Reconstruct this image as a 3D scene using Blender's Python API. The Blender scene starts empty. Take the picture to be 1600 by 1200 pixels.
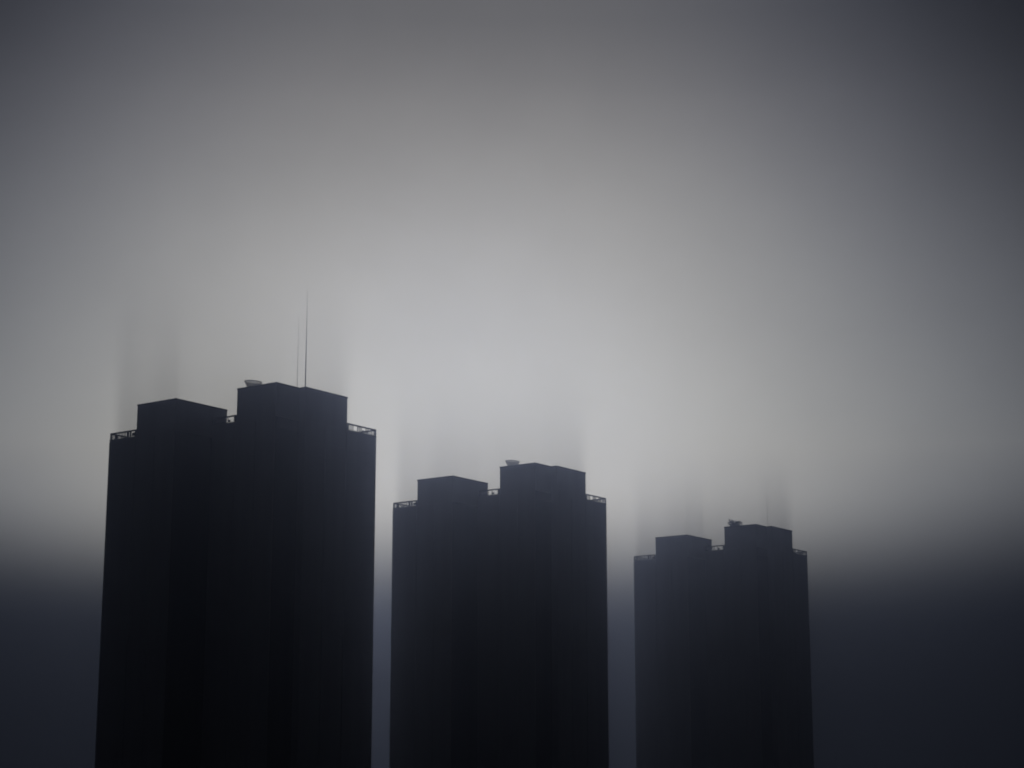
import bpy, bmesh, math, random
from math import radians as R
random.seed(7)

sc = bpy.context.scene
COL = sc.collection

# ---------------------------------------------------------------- helpers
def link(o, parent=None):
    COL.objects.link(o)
    if parent is not None:
        o.parent = parent
    return o

def tag(o, label=None, cat=None, group=None, kind=None):
    if label: o['label'] = label
    if cat: o['category'] = cat
    if group: o['group'] = group
    if kind: o['kind'] = kind
    return o

def empty(name, loc, rz=0.0):
    o = bpy.data.objects.new(name, None)
    o.empty_display_size = 2.0
    o.location = loc
    o.rotation_euler = (0, 0, rz)
    return link(o)

def build(name, bm, mat, parent=None, smooth=False):
    bmesh.ops.recalc_face_normals(bm, faces=bm.faces[:])
    me = bpy.data.meshes.new(name)
    bm.to_mesh(me); bm.free()
    if smooth:
        for p in me.polygons: p.use_smooth = True
    me.materials.append(mat)
    return link(bpy.data.objects.new(name, me), parent)

def prism(bm, poly, z0, z1, bottom=True, top=True):
    lo = [bm.verts.new((x, y, z0)) for x, y in poly]
    hi = [bm.verts.new((x, y, z1)) for x, y in poly]
    n = len(poly)
    for i in range(n):
        j = (i + 1) % n
        bm.faces.new((lo[i], lo[j], hi[j], hi[i]))
    if bottom: bm.faces.new(list(reversed(lo)))
    if top: bm.faces.new(hi)

def box(bm, x0, x1, y0, y1, z0, z1, bottom=True):
    prism(bm, [(x0, y0), (x1, y0), (x1, y1), (x0, y1)], z0, z1, bottom)

def offset(poly, d):
    """counter-clockwise rectilinear outline moved outward by d"""
    n = len(poly); out = []
    for i in range(n):
        p, q, r = poly[i - 1], poly[i], poly[(i + 1) % n]
        def nrm(a, b):
            l = math.hypot(b[0] - a[0], b[1] - a[1])
            return ((b[1] - a[1]) / l, -(b[0] - a[0]) / l)
        n1, n2 = nrm(p, q), nrm(q, r)
        out.append((q[0] + d * (n1[0] + n2[0]), q[1] + d * (n1[1] + n2[1])))
    return out

def ring(bm, poly, d0, d1, z0, z1):
    """a closed band round an outline, from offset d0 to d1"""
    A, B = offset(poly, d0), offset(poly, d1)
    n = len(poly)
    a0 = [bm.verts.new((x, y, z0)) for x, y in A]; a1 = [bm.verts.new((x, y, z1)) for x, y in A]
    b0 = [bm.verts.new((x, y, z0)) for x, y in B]; b1 = [bm.verts.new((x, y, z1)) for x, y in B]
    for i in range(n):
        j = (i + 1) % n
        bm.faces.new((a0[i], a0[j], a1[j], a1[i])); bm.faces.new((b0[i], b0[j], b1[j], b1[i]))
        bm.faces.new((a0[i], a0[j], b0[j], b0[i])); bm.faces.new((a1[i], a1[j], b1[j], b1[i]))

def lathe(bm, prof, seg=32, tilt=None):
    rings = []
    for r, z in prof:
        rings.append([bm.verts.new((r * math.cos(2 * math.pi * k / seg), r * math.sin(2 * math.pi * k / seg), z)) for k in range(seg)])
    for a, b in zip(rings, rings[1:]):
        for k in range(seg):
            j = (k + 1) % seg
            bm.faces.new((a[k], a[j], b[j], b[k]))
    bm.faces.new(list(reversed(rings[0]))); bm.faces.new(rings[-1])

def copy_tree(o, parent=None):
    c = o.copy(); link(c)
    if parent is not None: c.parent = parent
    for ch in list(o.children): copy_tree(ch, c)
    return c

# ---------------------------------------------------------------- materials
def new_mat(name):
    m = bpy.data.materials.new(name); m.use_nodes = True
    nt = m.node_tree; nt.nodes.clear()
    return m, nt

def N(nt, typ, **kw):
    n = nt.nodes.new(typ)
    for k, v in kw.items(): setattr(n, k, v)
    return n

def math_node(nt, op, a, b=None, c=None, clamp=False):
    n = N(nt, 'ShaderNodeMath', operation=op); n.use_clamp = clamp
    for i, x in enumerate((a, b, c)):
        if x is None: continue
        if hasattr(x, 'links'): nt.links.new(x, n.inputs[i])
        else: n.inputs[i].default_value = x
    return n.outputs[0]

def concrete(name, c0, c1, scale=0.25, rough=0.85):
    m, nt = new_mat(name)
    out = N(nt, 'ShaderNodeOutputMaterial'); b = N(nt, 'ShaderNodeBsdfPrincipled')
    tc = N(nt, 'ShaderNodeTexCoord')
    mp = N(nt, 'ShaderNodeMapping'); mp.inputs['Scale'].default_value = (1, 1, 0.12)   # rain streaks run down the wall
    nz = N(nt, 'ShaderNodeTexNoise'); nz.inputs['Scale'].default_value = scale; nz.inputs['Detail'].default_value = 7
    rp = N(nt, 'ShaderNodeValToRGB')
    rp.color_ramp.elements[0].color = (*c0, 1); rp.color_ramp.elements[0].position = 0.3
    rp.color_ramp.elements[1].color = (*c1, 1); rp.color_ramp.elements[1].position = 0.75
    L = nt.links.new
    L(tc.outputs['Object'], mp.inputs['Vector']); L(mp.outputs[0], nz.inputs['Vector'])
    L(nz.outputs['Fac'], rp.inputs['Fac']); L(rp.outputs[0], b.inputs['Base Color'])
    b.inputs['Roughness'].default_value = rough
    bp = N(nt, 'ShaderNodeBump'); bp.inputs['Strength'].default_value = 0.15; bp.inputs['Distance'].default_value = 0.05
    L(nz.outputs['Fac'], bp.inputs['Height']); L(bp.outputs[0], b.inputs['Normal'])
    L(b.outputs[0], out.inputs['Surface'])
    return m

def metal(name, col, rough=0.5):
    m, nt = new_mat(name)
    out = N(nt, 'ShaderNodeOutputMaterial'); b = N(nt, 'ShaderNodeBsdfPrincipled')
    nz = N(nt, 'ShaderNodeTexNoise'); nz.inputs['Scale'].default_value = 3.0
    mx = N(nt, 'ShaderNodeMix', data_type='RGBA')
    mx.inputs['A'].default_value = (*col, 1); mx.inputs['B'].default_value = (*[c * 0.6 for c in col], 1)
    nt.links.new(nz.outputs['Fac'], mx.inputs['Factor']); nt.links.new(mx.outputs['Result'], b.inputs['Base Color'])
    b.inputs['Roughness'].default_value = rough; b.inputs['Metallic'].default_value = 0.3
    nt.links.new(b.outputs[0], out.inputs['Surface'])
    return m

M_wall = concrete('wall_concrete', (0.23, 0.23, 0.235), (0.27, 0.27, 0.275))
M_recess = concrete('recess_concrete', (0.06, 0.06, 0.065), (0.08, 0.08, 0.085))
M_deck = concrete('roof_felt', (0.06, 0.06, 0.06), (0.1, 0.1, 0.1), 0.5)
M_rail = metal('railing_paint', (0.08, 0.08, 0.085))
def see_through_metal(name, col, see_through_share):
    m = metal(name, col, 0.6); nt = m.node_tree
    out = [n for n in nt.nodes if n.type == 'OUTPUT_MATERIAL'][0]; b = [n for n in nt.nodes if n.type == 'BSDF_PRINCIPLED'][0]
    tr = N(nt, 'ShaderNodeBsdfTransparent'); mx = N(nt, 'ShaderNodeMixShader'); mx.inputs[0].default_value = see_through_share
    nt.links.new(b.outputs[0], mx.inputs[1]); nt.links.new(tr.outputs[0], mx.inputs[2]); nt.links.new(mx.outputs[0], out.inputs['Surface'])
    return m
M_dish = see_through_metal('dish_see_through', (0.35, 0.35, 0.36), 0.6)     # made partly see-through so the bright sky behind lightens the dark bowl
M_mast = metal('mast_steel', (0.18, 0.18, 0.19))
M_leaf = concrete('shrub_leaf', (0.04, 0.05, 0.03), (0.09, 0.10, 0.06), 1.5, 0.7)
M_ground = concrete('ground_tarmac', (0.04, 0.04, 0.042), (0.065, 0.065, 0.06), 0.05, 0.95)

# ---------------------------------------------------------------- ground
def ground_z(y):
    return 0.0 if y < 430 else -min((y - 430) * 0.0138, 6.0)

bm = bmesh.new()
RAD, rings_, segs = 820.0, 28, 64
prev = [bm.verts.new((0, 0, 0))]
for i in range(1, rings_ + 1):
    r = RAD * i / rings_
    cur = []
    for k in range(segs):
        a = 2 * math.pi * k / segs
        x, y = r * math.cos(a), r * math.sin(a)
        cur.append(bm.verts.new((x, y, ground_z(y))))
    for k in range(segs):
        j = (k + 1) % segs
        if i == 1: bm.faces.new((prev[0], cur[k], cur[j]))
        else: bm.faces.new((prev[k], cur[k], cur[j], prev[j]))
    prev = cur
tag(build('ground', bm, M_ground), 'dark ground the towers rise from, below the picture', 'ground', kind='structure')

# ---------------------------------------------------------------- tower (local x runs along the left-hand faces, local y along the right-hand ones)
CAM_Z = 1.7
Z_B, Z_A = 93.5 + CAM_Z, 90.05 + CAM_Z          # tops of the taller and of the lower penthouse
RAIL_C, RAIL_L = 87.1 + CAM_Z, 84.0 + CAM_Z      # tops of the railings on the centre block and on the left wing
DECK_C, DECK_L = RAIL_C - 1.75, RAIL_L - 1.7
OUT_L = [(-45.0, -20.3), (-22.75, -20.3), (-22.75, 6.0), (-45.0, 6.0)]                                     # left wing
OUT_C = [(-22.75, -8.05), (-2.05, -8.05), (-2.05, 0.0), (0.0, 0.0), (0.0, 26.3), (-22.25, 26.3),
         (-22.25, 14.05), (-42.95, 14.05), (-42.95, 6.0), (-22.75, 6.0)]                                     # centre block and right wing
PENT_A = [(-35.8, -20.3), (-22.75, -20.3), (-22.75, -3.13), (-35.8, -3.13)]
PENT_B = [(-14.71, -8.05), (-2.05, -8.05), (-2.05, 0.0), (0.0, 0.0), (0.0, 15.15), (-14.71, 15.15)]
GROUP_T = 'the three dark towers in the fog'

def rail_run(bm, p, q, z0, z1, seed):
    """a fence along an edge: top bar, corner posts, and between them open bays, thin bars and solid panels"""
    rnd = random.Random(seed)
    L = math.hypot(q[0] - p[0], q[1] - p[1])
    ux, uy = (q[0] - p[0]) / L, (q[1] - p[1]) / L
    nx, ny = -uy, ux                                   # inward
    def bar(s0, s1, w0, w1, a, b):
        P = [(p[0] + ux * s + nx * w, p[1] + uy * s + ny * w) for s, w in ((s0, w0), (s1, w0), (s1, w1), (s0, w1))]
        prism(bm, P, a, b)
    bar(0, L, 0.05, 0.21, z1 - 0.36, z1)
    bar(0, L, 0.09, 0.17, z0 + 0.16, z0 + 0.24)
    bar(0, 0.5, 0.03, 0.23, z0, z1 - 0.36)
    bar(L - 0.5, L, 0.03, 0.23, z0, z1 - 0.36)
    s = 0.75
    while s < L - 0.9:
        kind = rnd.random()
        if kind < 0.22:                                # open bay with a middle bar
            w = rnd.uniform(0.7, 1.3)
            if s + w > L - 0.3: break
            bar(s + w, s + w + 0.16, 0.06, 0.2, z0 + 0.24, z1 - 0.36)
            s += w + 0.16
        elif kind < 0.7:                              # close-set bars
            for _ in range(rnd.randint(2, 4)):
                if s > L - 0.6: break
                bar(s, s + 0.13, 0.08, 0.18, z0 + 0.24, z1 - 0.36)
                s += rnd.uniform(0.36, 0.55)
        else:                                          # a filled panel, some of them low
            w = rnd.uniform(0.5, 1.0)
            if s + w > L - 0.3: break
            bar(s, s + w, 0.08, 0.18, z0 + 0.24, z0 + 0.24 + rnd.choice([0.45, 0.7, 1.0]) * (z1 - 0.36 - z0 - 0.24))
            s += w + rnd.uniform(0.25, 0.5)

def make_tower():
    t = empty('residential_tower', (0, 0, 0))
    # walls: the two plan blocks, with upright ribs and a thin string course at every storey on the faces in view
    def courses(bm, top, runs):
        z = 3.0
        while z < top:
            for r in runs: box(bm, *r, z, z + 0.3)
            z += 3.05
    def darken_recess(o):                              # the set-back returns get the darker concrete
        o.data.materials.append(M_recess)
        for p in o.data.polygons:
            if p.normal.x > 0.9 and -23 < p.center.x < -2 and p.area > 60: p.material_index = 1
    bm = bmesh.new()
    prism(bm, OUT_L, -4.0, DECK_L)
    for u in (-44.85, -36.0, -29.5, -23.05): box(bm, u - .15, u + .15, -20.44, -20.28, -4.0, DECK_L - 0.5)
    courses(bm, DECK_L - 2, [(-44.6, -23.3, -20.39, -20.27)])
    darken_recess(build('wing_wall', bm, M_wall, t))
    bm = bmesh.new()
    prism(bm, OUT_C, -4.0, DECK_C)
    for u in (-15.0, -8.5, -2.35): box(bm, u - .15, u + .15, -8.19, -8.03, -4.0, DECK_C - 0.5)
    for v in (0.3, 7.5, 15.15, 26.0): box(bm, -0.02, 0.14, v - .15, v + .15, -4.0, DECK_C - 0.5)
    courses(bm, DECK_C - 2, [(-22.5, -2.6, -8.14, -8.02), (-0.03, 0.09, 0.55, 25.75)])
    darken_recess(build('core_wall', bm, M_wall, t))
    # low kerbs under the railings
    for poly in (((-45.06, -20.36), (-35.9, -20.36), (-35.9, -20.0), (-45.06, -20.0), DECK_L), ((-22.6, -8.11), (-14.8, -8.11), (-14.8, -7.75), (-22.6, -7.75), DECK_C),
                 ((-0.3, 15.2), (0.06, 15.2), (0.06, 26.36), (-0.3, 26.36), DECK_C), ((-22.3, 26.0), (-0.35, 26.0), (-0.35, 26.36), (-22.3, 26.36), DECK_C)):
        bm = bmesh.new(); prism(bm, list(poly[:4]), poly[4] - 0.3, poly[4] + 0.06)
        build('roof_kerb', bm, M_wall, t)
    # penthouses
    for poly, z0, z1 in ((PENT_A, DECK_L, Z_A), (PENT_B, DECK_C, Z_B)):
        bm = bmesh.new(); prism(bm, poly, z0 + 0.03, z1 - 0.35, bottom=False)
        ph = build('penthouse', bm, M_wall, t)
        bm = bmesh.new(); ring(bm, poly, -0.4, 0.07, z1 - 0.36, z1)
        build('coping', bm, M_recess, ph)
    # railings
    def rail(p, q, z0, z1, seed):
        bm = bmesh.new(); rail_run(bm, p, q, z0 + 0.03, z1, seed)
        build('railing', bm, M_rail, t)
    rail((-45.0, -20.3), (-35.95, -20.3), DECK_L, RAIL_L, 3)
    rail((-22.6, -8.05), (-14.85, -8.05), DECK_C, RAIL_C, 5)
    rail((0.0, 15.3), (0.0, 26.3), DECK_C, RAIL_C, 11)
    rail((0.0, 26.3), (-22.25, 26.3), DECK_C, RAIL_C, 12)
    rail((-45.0, 6.0), (-45.0, -20.3), DECK_L, RAIL_L, 13)
    return t

YAW = -R(35.87)
def place(o, x, y, dz=0.0):
    o.location = (x, y, dz); o.rotation_euler = (0, 0, YAW)

def to_world(base, u, v, z):
    c, s = math.cos(YAW), math.sin(YAW)
    return (base[0] + u * c - v * s, base[1] + u * s + v * c, base[2] + z)

B1, B2, B3 = (-49.18, 440.0, 0.0), (13.1, 544.0, -1.5), (91.9, 662.0, -3.2)
tower = make_tower(); place(tower, *B1)
tag(tower, 'largest and nearest dark tower with stepped roof, carrying the tall mast', 'tower', GROUP_T)
t2 = copy_tree(tower); place(t2, *B2)
tag(t2, 'middle-sized dark tower between the other two, no mast on its roof', 'tower')
t3 = copy_tree(tower); place(t3, *B3)
tag(t3, 'smallest and palest dark tower, farthest back in the fog', 'tower')

# ---------------------------------------------------------------- rooftop dishes, one on each taller penthouse
def make_dish():
    d = empty('rooftop_dish', (0, 0, 0))
    bm = bmesh.new(); lathe(bm, [(0.9, 0.0), (0.9, 0.12), (0.45, 0.14), (0.45, 0.45)], 20)
    build('base', bm, M_rail, d)
    bm = bmesh.new()
    lathe(bm, [(0.6, 0.40), (1.15, 0.62), (1.62, 0.98), (1.9, 1.45), (2.02, 1.95), (1.95, 1.96), (1.83, 1.5), (1.5, 1.08), (1.0, 0.78), (0.2, 0.68)], 36)
    bw = build('bowl', bm, M_dish, d, True)
    bm = bmesh.new()
    prof = [(2.0, 1.93), (2.14, 1.93), (2.14, 2.08), (2.0, 2.08)]
    rr = [[bm.verts.new((r * math.cos(2 * math.pi * k / 36), r * math.sin(2 * math.pi * k / 36), z)) for k in range(36)] for r, z in prof]
    for a in range(4):
        for k in range(36):
            j = (k + 1) % 36
            bm.faces.new((rr[a][k], rr[a][j], rr[(a + 1) % 4][j], rr[(a + 1) % 4][k]))
    build('rim', bm, M_rail, bw)
    for k in range(3):
        a = 2 * math.pi * k / 3 + .4
        x, y = 1.75 * math.cos(a), 1.75 * math.sin(a)
        bm = bmesh.new(); box(bm, x - .06, x + .06, y - .06, y + .06, 0.0, 1.35)
        build('strut', bm, M_rail, d)
    return d

GROUP_D = 'bowl-shaped dishes on the penthouse roofs'
dish = make_dish()
for i, (b, lab) in enumerate(((B1, 'grey bowl-shaped dish on the roof edge of the largest tower'),
                             (B2, 'grey bowl-shaped dish on the roof edge of the middle tower'))):
    o = dish if i == 0 else copy_tree(dish)
    o.location = to_world(b, -12.2, -5.5, Z_B - 0.33)
    o.rotation_euler = (0, R(4), 0)
    tag(o, lab, 'dish', GROUP_D)

# ---------------------------------------------------------------- ragged shrub on the farthest roof
sh = empty('roof_shrub', to_world(B3, -12.0, -5.5, Z_B - 0.33))
bm = bmesh.new(); lathe(bm, [(1.15, 0.0), (1.4, 0.75), (1.48, 0.78), (1.48, 0.9), (1.3, 0.9), (1.2, 0.7)], 20)
build('tub', bm, M_rail, sh)
bm = bmesh.new(); rnd = random.Random(4)
for k in range(9):                                     # bare stems
    a, l = rnd.uniform(0, 6.28), rnd.uniform(0.8, 2.0)
    x, y = l * 0.8 * math.cos(a), l * 0.8 * math.sin(a)
    p0 = [bm.verts.new((0.12 * math.cos(a + q), 0.12 * math.sin(a + q), 0.6)) for q in (0, 2.1, 4.2)]
    p1 = bm.verts.new((x, y, 0.9 + l * (0.55 if k else 1.1)))
    for q in range(3): bm.faces.new((p0[q], p0[(q + 1) % 3], p1))
build('stem', bm, M_rail, sh)
bm = bmesh.new()
for k in range(700):
    a = rnd.uniform(0, 6.28); rr_ = 2.0 * rnd.random() ** 0.6
    cx, cy = rr_ * math.cos(a) * (1.15 if math.cos(a) > 0 else 0.95), rr_ * math.sin(a)
    cz = 0.7 + rnd.random() * (1.15 - 0.2 * rr_ + (0.45 if cx < -0.6 else 0.0)) + (rnd.random() ** 6) * 0.6
    s_ = rnd.uniform(0.08, 0.2)
    e1 = [rnd.uniform(-1, 1) * s_ for _ in range(3)]; e2 = [rnd.uniform(-1, 1) * s_ for _ in range(3)]
    c = (cx, cy, cz)
    q = [bm.verts.new([c[n] + f1 * e1[n] + f2 * e2[n] for n in range(3)]) for f1, f2 in ((-1, 0), (0, -1), (1, 0), (0, 1))]
    bm.faces.new(q)
build('foliage', bm, M_leaf, sh)
sh.scale = (1.25, 1.25, 1.3)
tag(sh, 'dark ragged shrub on the roof edge of the farthest tower', 'shrub')

# ---------------------------------------------------------------- masts
def make_mast(name, h, r0, r1, steps):
    t = empty(name, (0, 0, 0))
    bm = bmesh.new(); lathe(bm, [(0.45, 0.0), (0.45, 0.1), (0.2, 0.14), (0.2, 0.5)], 14)
    build('base', bm, M_rail, t)
    bm = bmesh.new()
    prof = []
    for i in range(steps):                             # telescoping sections
        r = r0 + (r1 - r0) * i / (steps - 1)
        prof += [(r, 0.3 + (h - 0.3) * i / steps), (r, 0.3 + (h - 0.3) * (i + 1) / steps - 0.02)]
    lathe(bm, prof, 12)
    build('pole', bm, M_mast, t)
    return t

m1 = make_mast('antenna_mast', 27.0, 0.13, 0.006, 11)
m1.location = to_world(B1, -1.3, 1.2, Z_B - 0.33)
tag(m1, 'tall thin antenna mast fading into fog above the largest tower', 'mast', 'antenna masts on the tower roofs')
m2 = make_mast('whip_antenna', 19.0, 0.055, 0.008, 7)
m2.location = to_world(B1, -4.1, 1.4, Z_B - 0.33)
tag(m2, 'faint thinner whip antenna just left of the tall mast', 'mast', 'antenna masts on the tower roofs')
m3 = make_mast('whip_antenna', 19.0, 0.038, 0.01, 7)
m3.location = to_world(B3, -2.4, 1.4, Z_B - 0.33)
tag(m3, 'barely visible whip antenna on the roof of the farthest tower', 'mast', 'antenna masts on the tower roofs')

# ---------------------------------------------------------------- added volumes above each roof, standing in for the towers' shadows in the fog
def shade_veil_material(name, dens):
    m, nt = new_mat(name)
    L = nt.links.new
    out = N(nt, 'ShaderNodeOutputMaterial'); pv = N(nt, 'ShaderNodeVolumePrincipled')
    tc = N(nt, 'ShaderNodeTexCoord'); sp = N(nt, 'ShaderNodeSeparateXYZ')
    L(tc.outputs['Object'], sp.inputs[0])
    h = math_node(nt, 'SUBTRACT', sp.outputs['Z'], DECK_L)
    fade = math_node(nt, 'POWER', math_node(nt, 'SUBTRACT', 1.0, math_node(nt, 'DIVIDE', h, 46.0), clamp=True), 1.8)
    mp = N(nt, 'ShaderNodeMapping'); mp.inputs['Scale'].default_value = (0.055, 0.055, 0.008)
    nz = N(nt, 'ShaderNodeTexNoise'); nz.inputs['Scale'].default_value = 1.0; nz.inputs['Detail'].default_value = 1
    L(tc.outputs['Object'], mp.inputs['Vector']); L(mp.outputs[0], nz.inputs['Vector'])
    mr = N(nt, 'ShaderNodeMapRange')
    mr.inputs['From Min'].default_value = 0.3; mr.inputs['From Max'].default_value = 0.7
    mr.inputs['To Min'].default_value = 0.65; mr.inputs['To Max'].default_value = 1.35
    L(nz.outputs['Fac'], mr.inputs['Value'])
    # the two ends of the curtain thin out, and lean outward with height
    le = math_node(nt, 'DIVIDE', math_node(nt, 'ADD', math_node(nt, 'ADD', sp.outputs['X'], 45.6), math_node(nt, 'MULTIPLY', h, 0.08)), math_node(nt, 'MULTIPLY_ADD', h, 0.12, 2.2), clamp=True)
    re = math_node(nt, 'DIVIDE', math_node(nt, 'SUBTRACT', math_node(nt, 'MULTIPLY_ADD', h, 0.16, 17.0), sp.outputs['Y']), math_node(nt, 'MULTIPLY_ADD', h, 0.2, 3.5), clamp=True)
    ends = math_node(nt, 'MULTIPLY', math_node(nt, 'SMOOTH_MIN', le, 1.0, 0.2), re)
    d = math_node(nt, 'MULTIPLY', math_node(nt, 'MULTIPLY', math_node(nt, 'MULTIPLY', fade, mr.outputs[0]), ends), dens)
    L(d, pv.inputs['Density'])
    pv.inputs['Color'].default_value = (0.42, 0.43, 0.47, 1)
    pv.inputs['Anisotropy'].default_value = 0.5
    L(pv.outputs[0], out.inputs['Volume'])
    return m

M_shade_veil = shade_veil_material('shade_veil_air', 0.115)
def shade_veil_mesh():
    # a curtain about three metres deep along the roof edges that imitates the shadow shafts; it spreads with height
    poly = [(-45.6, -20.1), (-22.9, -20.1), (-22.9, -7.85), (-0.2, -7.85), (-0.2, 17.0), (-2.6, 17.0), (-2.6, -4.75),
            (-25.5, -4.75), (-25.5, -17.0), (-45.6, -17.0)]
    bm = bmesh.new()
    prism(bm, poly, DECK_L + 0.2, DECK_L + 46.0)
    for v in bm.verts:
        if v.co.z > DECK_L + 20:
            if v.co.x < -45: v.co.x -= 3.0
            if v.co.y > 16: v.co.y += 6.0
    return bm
shade_veil = build('shade_veil', shade_veil_mesh(), M_shade_veil)
for i, (b, lab) in enumerate(((B1, 'added dim veil standing in for the shadow shaft above the largest tower'),
                              (B2, 'added dim veil standing in for the shadow shaft above the middle tower'),
                              (B3, 'added dim veil standing in for the shadow shaft above the farthest tower'))):
    o = shade_veil if i == 0 else link(shade_veil.copy())
    place(o, *b); tag(o, lab, 'shade_veil', 'added shadow veils above the roofs', 'stuff')

# ---------------------------------------------------------------- haze: one even box of air round everything
m, nt = new_mat('haze_air')
out = N(nt, 'ShaderNodeOutputMaterial'); pv = N(nt, 'ShaderNodeVolumePrincipled')
pv.inputs['Color'].default_value = (0.56, 0.66, 1.0, 1)
pv.inputs['Density'].default_value = 0.0005
pv.inputs['Anisotropy'].default_value = 0.94
nt.links.new(pv.outputs[0], out.inputs['Volume'])
bm = bmesh.new(); box(bm, -840, 840, -840, 840, -7.5, 138)
tag(build('haze', bm, m), 'thin even haze filling the air round the towers', 'haze', kind='stuff')

# ---------------------------------------------------------------- sky
GLOW_AZ, GLOW_EL = -1.7, 10.4
world = bpy.data.worlds.new('World'); sc.world = world; world.use_nodes = True
nt = world.node_tree; nt.nodes.clear(); L = nt.links.new
out = N(nt, 'ShaderNodeOutputWorld'); add = N(nt, 'ShaderNodeAddShader')
bg1 = N(nt, 'ShaderNodeBackground'); bg2 = N(nt, 'ShaderNodeBackground')
sky = N(nt, 'ShaderNodeTexSky'); sky.sky_type = 'NISHITA'; sky.sun_disc = False
sky.sun_elevation = R(GLOW_EL); sky.sun_rotation = R(GLOW_AZ)
hs = N(nt, 'ShaderNodeHueSaturation'); hs.inputs['Saturation'].default_value = 0.0      # the overcast takes the colour out of it
cool = N(nt, 'ShaderNodeMix', data_type='RGBA', blend_type='MULTIPLY'); cool.inputs['Factor'].default_value = 1
cool.inputs['B'].default_value = (0.75, 0.92, 1.35, 1)
L(sky.outputs[0], hs.inputs['Color']); L(hs.outputs[0], cool.inputs['A'])
L(cool.outputs['Result'], bg1.inputs['Color']); bg1.inputs['Strength'].default_value = 0.0001
tc = N(nt, 'ShaderNodeTexCoord'); sp = N(nt, 'ShaderNodeSeparateXYZ'); L(tc.outputs['Generated'], sp.inputs[0])
DEG = 180 / math.pi
el = math_node(nt, 'MULTIPLY', math_node(nt, 'ARCSINE', sp.outputs['Z']), DEG)
az = math_node(nt, 'SUBTRACT', math_node(nt, 'MULTIPLY', math_node(nt, 'ARCTAN2', sp.outputs['X'], sp.outputs['Y']), DEG), GLOW_AZ)
azp = math_node(nt, 'POWER', math_node(nt, 'ABSOLUTE', az), 2.6)
# the low cloud bank's upper edge is soft and slightly uneven
nz = N(nt, 'ShaderNodeTexNoise'); nz.inputs['Scale'].default_value = 7.0; nz.inputs['Detail'].default_value = 4
L(tc.outputs['Generated'], nz.inputs['Vector'])
el3 = math_node(nt, 'ADD', el, math_node(nt, 'MULTIPLY', math_node(nt, 'SUBTRACT', nz.outputs['Fac'], 0.5), 0.3))
fac = math_node(nt, 'DIVIDE', math_node(nt, 'ADD', el3, 2.0), 32.0, clamp=True)
def lin(v):
    v /= 255.0
    return v / 12.92 if v <= 0.04045 else ((v + 0.055) / 1.055) ** 2.4
rp = N(nt, 'ShaderNodeValToRGB'); rp.color_ramp.interpolation = 'B_SPLINE'
STOPS = [(-2.0, (2, 2, 3)), (2.5, (3, 3, 4)), (4.4, (16, 17, 20)), (5.4, (38, 39, 41)), (6.4, (97, 97, 95)), (7.5, (162, 161, 157)), (8.6, (192, 191, 186)),
         (9.8, (188, 187, 182)), (11.0, (189, 189, 185)), (13.5, (181, 181, 179)), (17.0, (161, 161, 162)), (20.5, (125, 125, 129)),
         (23.0, (103, 104, 109)), (30.0, (78, 81, 90))]
cr = rp.color_ramp
while len(cr.elements) < len(STOPS): cr.elements.new(0.5)
for e, (d, c) in zip(cr.elements, STOPS):
    e.position = (d + 2.0) / 32.0; e.color = (lin(c[0]), lin(c[1]), lin(c[2]), 1)
L(fac, rp.inputs['Fac'])
# the glow is rounder than a band: it narrows upward, and faster towards the cloud bank
d10 = math_node(nt, 'SUBTRACT', el, 10.0)
narrow = math_node(nt, 'ADD', 0.0007, math_node(nt, 'ADD', math_node(nt, 'MULTIPLY', math_node(nt, 'MAXIMUM', d10, 0.0), 0.000046),
                                                 math_node(nt, 'MULTIPLY', math_node(nt, 'MINIMUM', math_node(nt, 'MAXIMUM', math_node(nt, 'MULTIPLY', d10, -1.0), 0.0), 6.0), 0.00014)))
fall = math_node(nt, 'POWER', math.e, math_node(nt, 'MULTIPLY', math_node(nt, 'MULTIPLY', azp, -1.0), narrow))
fall = math_node(nt, 'MULTIPLY_ADD', fall, 0.95, 0.05)
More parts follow.
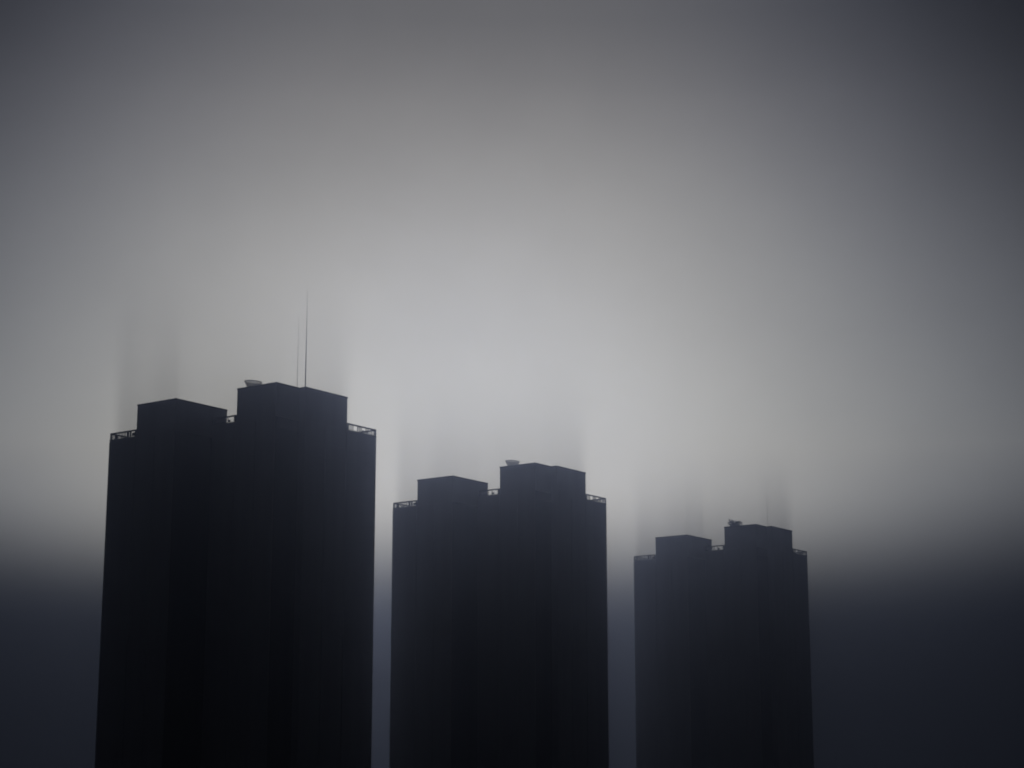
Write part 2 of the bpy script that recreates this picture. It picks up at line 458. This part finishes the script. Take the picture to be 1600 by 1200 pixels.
# away from the glow the cloud turns bluer
tint = N(nt, 'ShaderNodeMix', data_type='RGBA')
tint.inputs['A'].default_value = (0.93, 0.98, 1.11, 1); tint.inputs['B'].default_value = (1.05, 1.008, 0.915, 1)
L(fall, tint.inputs['Factor'])
mul = N(nt, 'ShaderNodeMix', data_type='RGBA', blend_type='MULTIPLY'); mul.inputs['Factor'].default_value = 1
L(rp.outputs[0], mul.inputs['A']); L(tint.outputs['Result'], mul.inputs['B'])
# faint unevenness of the overcast
n2 = N(nt, 'ShaderNodeTexNoise'); n2.inputs['Scale'].default_value = 9.0; n2.inputs['Detail'].default_value = 9; n2.inputs['Roughness'].default_value = 0.62
L(tc.outputs['Generated'], n2.inputs['Vector'])
mott = math_node(nt, 'MULTIPLY_ADD', n2.outputs['Fac'], 0.22, 0.90)
L(mul.outputs['Result'], bg2.inputs['Color']); L(math_node(nt, 'MULTIPLY', fall, mott), bg2.inputs['Strength'])
L(bg1.outputs[0], add.inputs[0]); L(bg2.outputs[0], add.inputs[1]); L(add.outputs[0], out.inputs['Surface'])
world.cycles.sampling_method = 'MANUAL'; world.cycles.sample_map_resolution = 1024

# ---------------------------------------------------------------- sun: low, veiled, behind the towers
sd = bpy.data.lights.new('sun', 'SUN'); sd.energy = 0.056; sd.angle = R(13); sd.color = (1, 0.97, 0.92)
so = link(bpy.data.objects.new('sun', sd))
so.rotation_euler = (R(-(90 - GLOW_EL)), 0, R(-GLOW_AZ))
so.location = (0, 0, 300)

# ---------------------------------------------------------------- camera
cd = bpy.data.cameras.new('camera'); cd.lens = 2945 / 1600 * 36; cd.sensor_width = 36; cd.clip_end = 6000
co = link(bpy.data.objects.new('camera', cd))
co.location = (0, 0, CAM_Z); co.rotation_euler = (R(90 + 12.075), 0, 0)
sc.camera = co

sc.view_settings.view_transform = 'Standard'; sc.view_settings.look = 'None'
sc.view_settings.exposure = 0; sc.view_settings.gamma = 1
sc.cycles.use_denoising = True
sc.cycles.use_adaptive_sampling = False
sc.cycles.filter_width = 1.9
sc.cycles.max_bounces = 6; sc.cycles.volume_bounces = 0
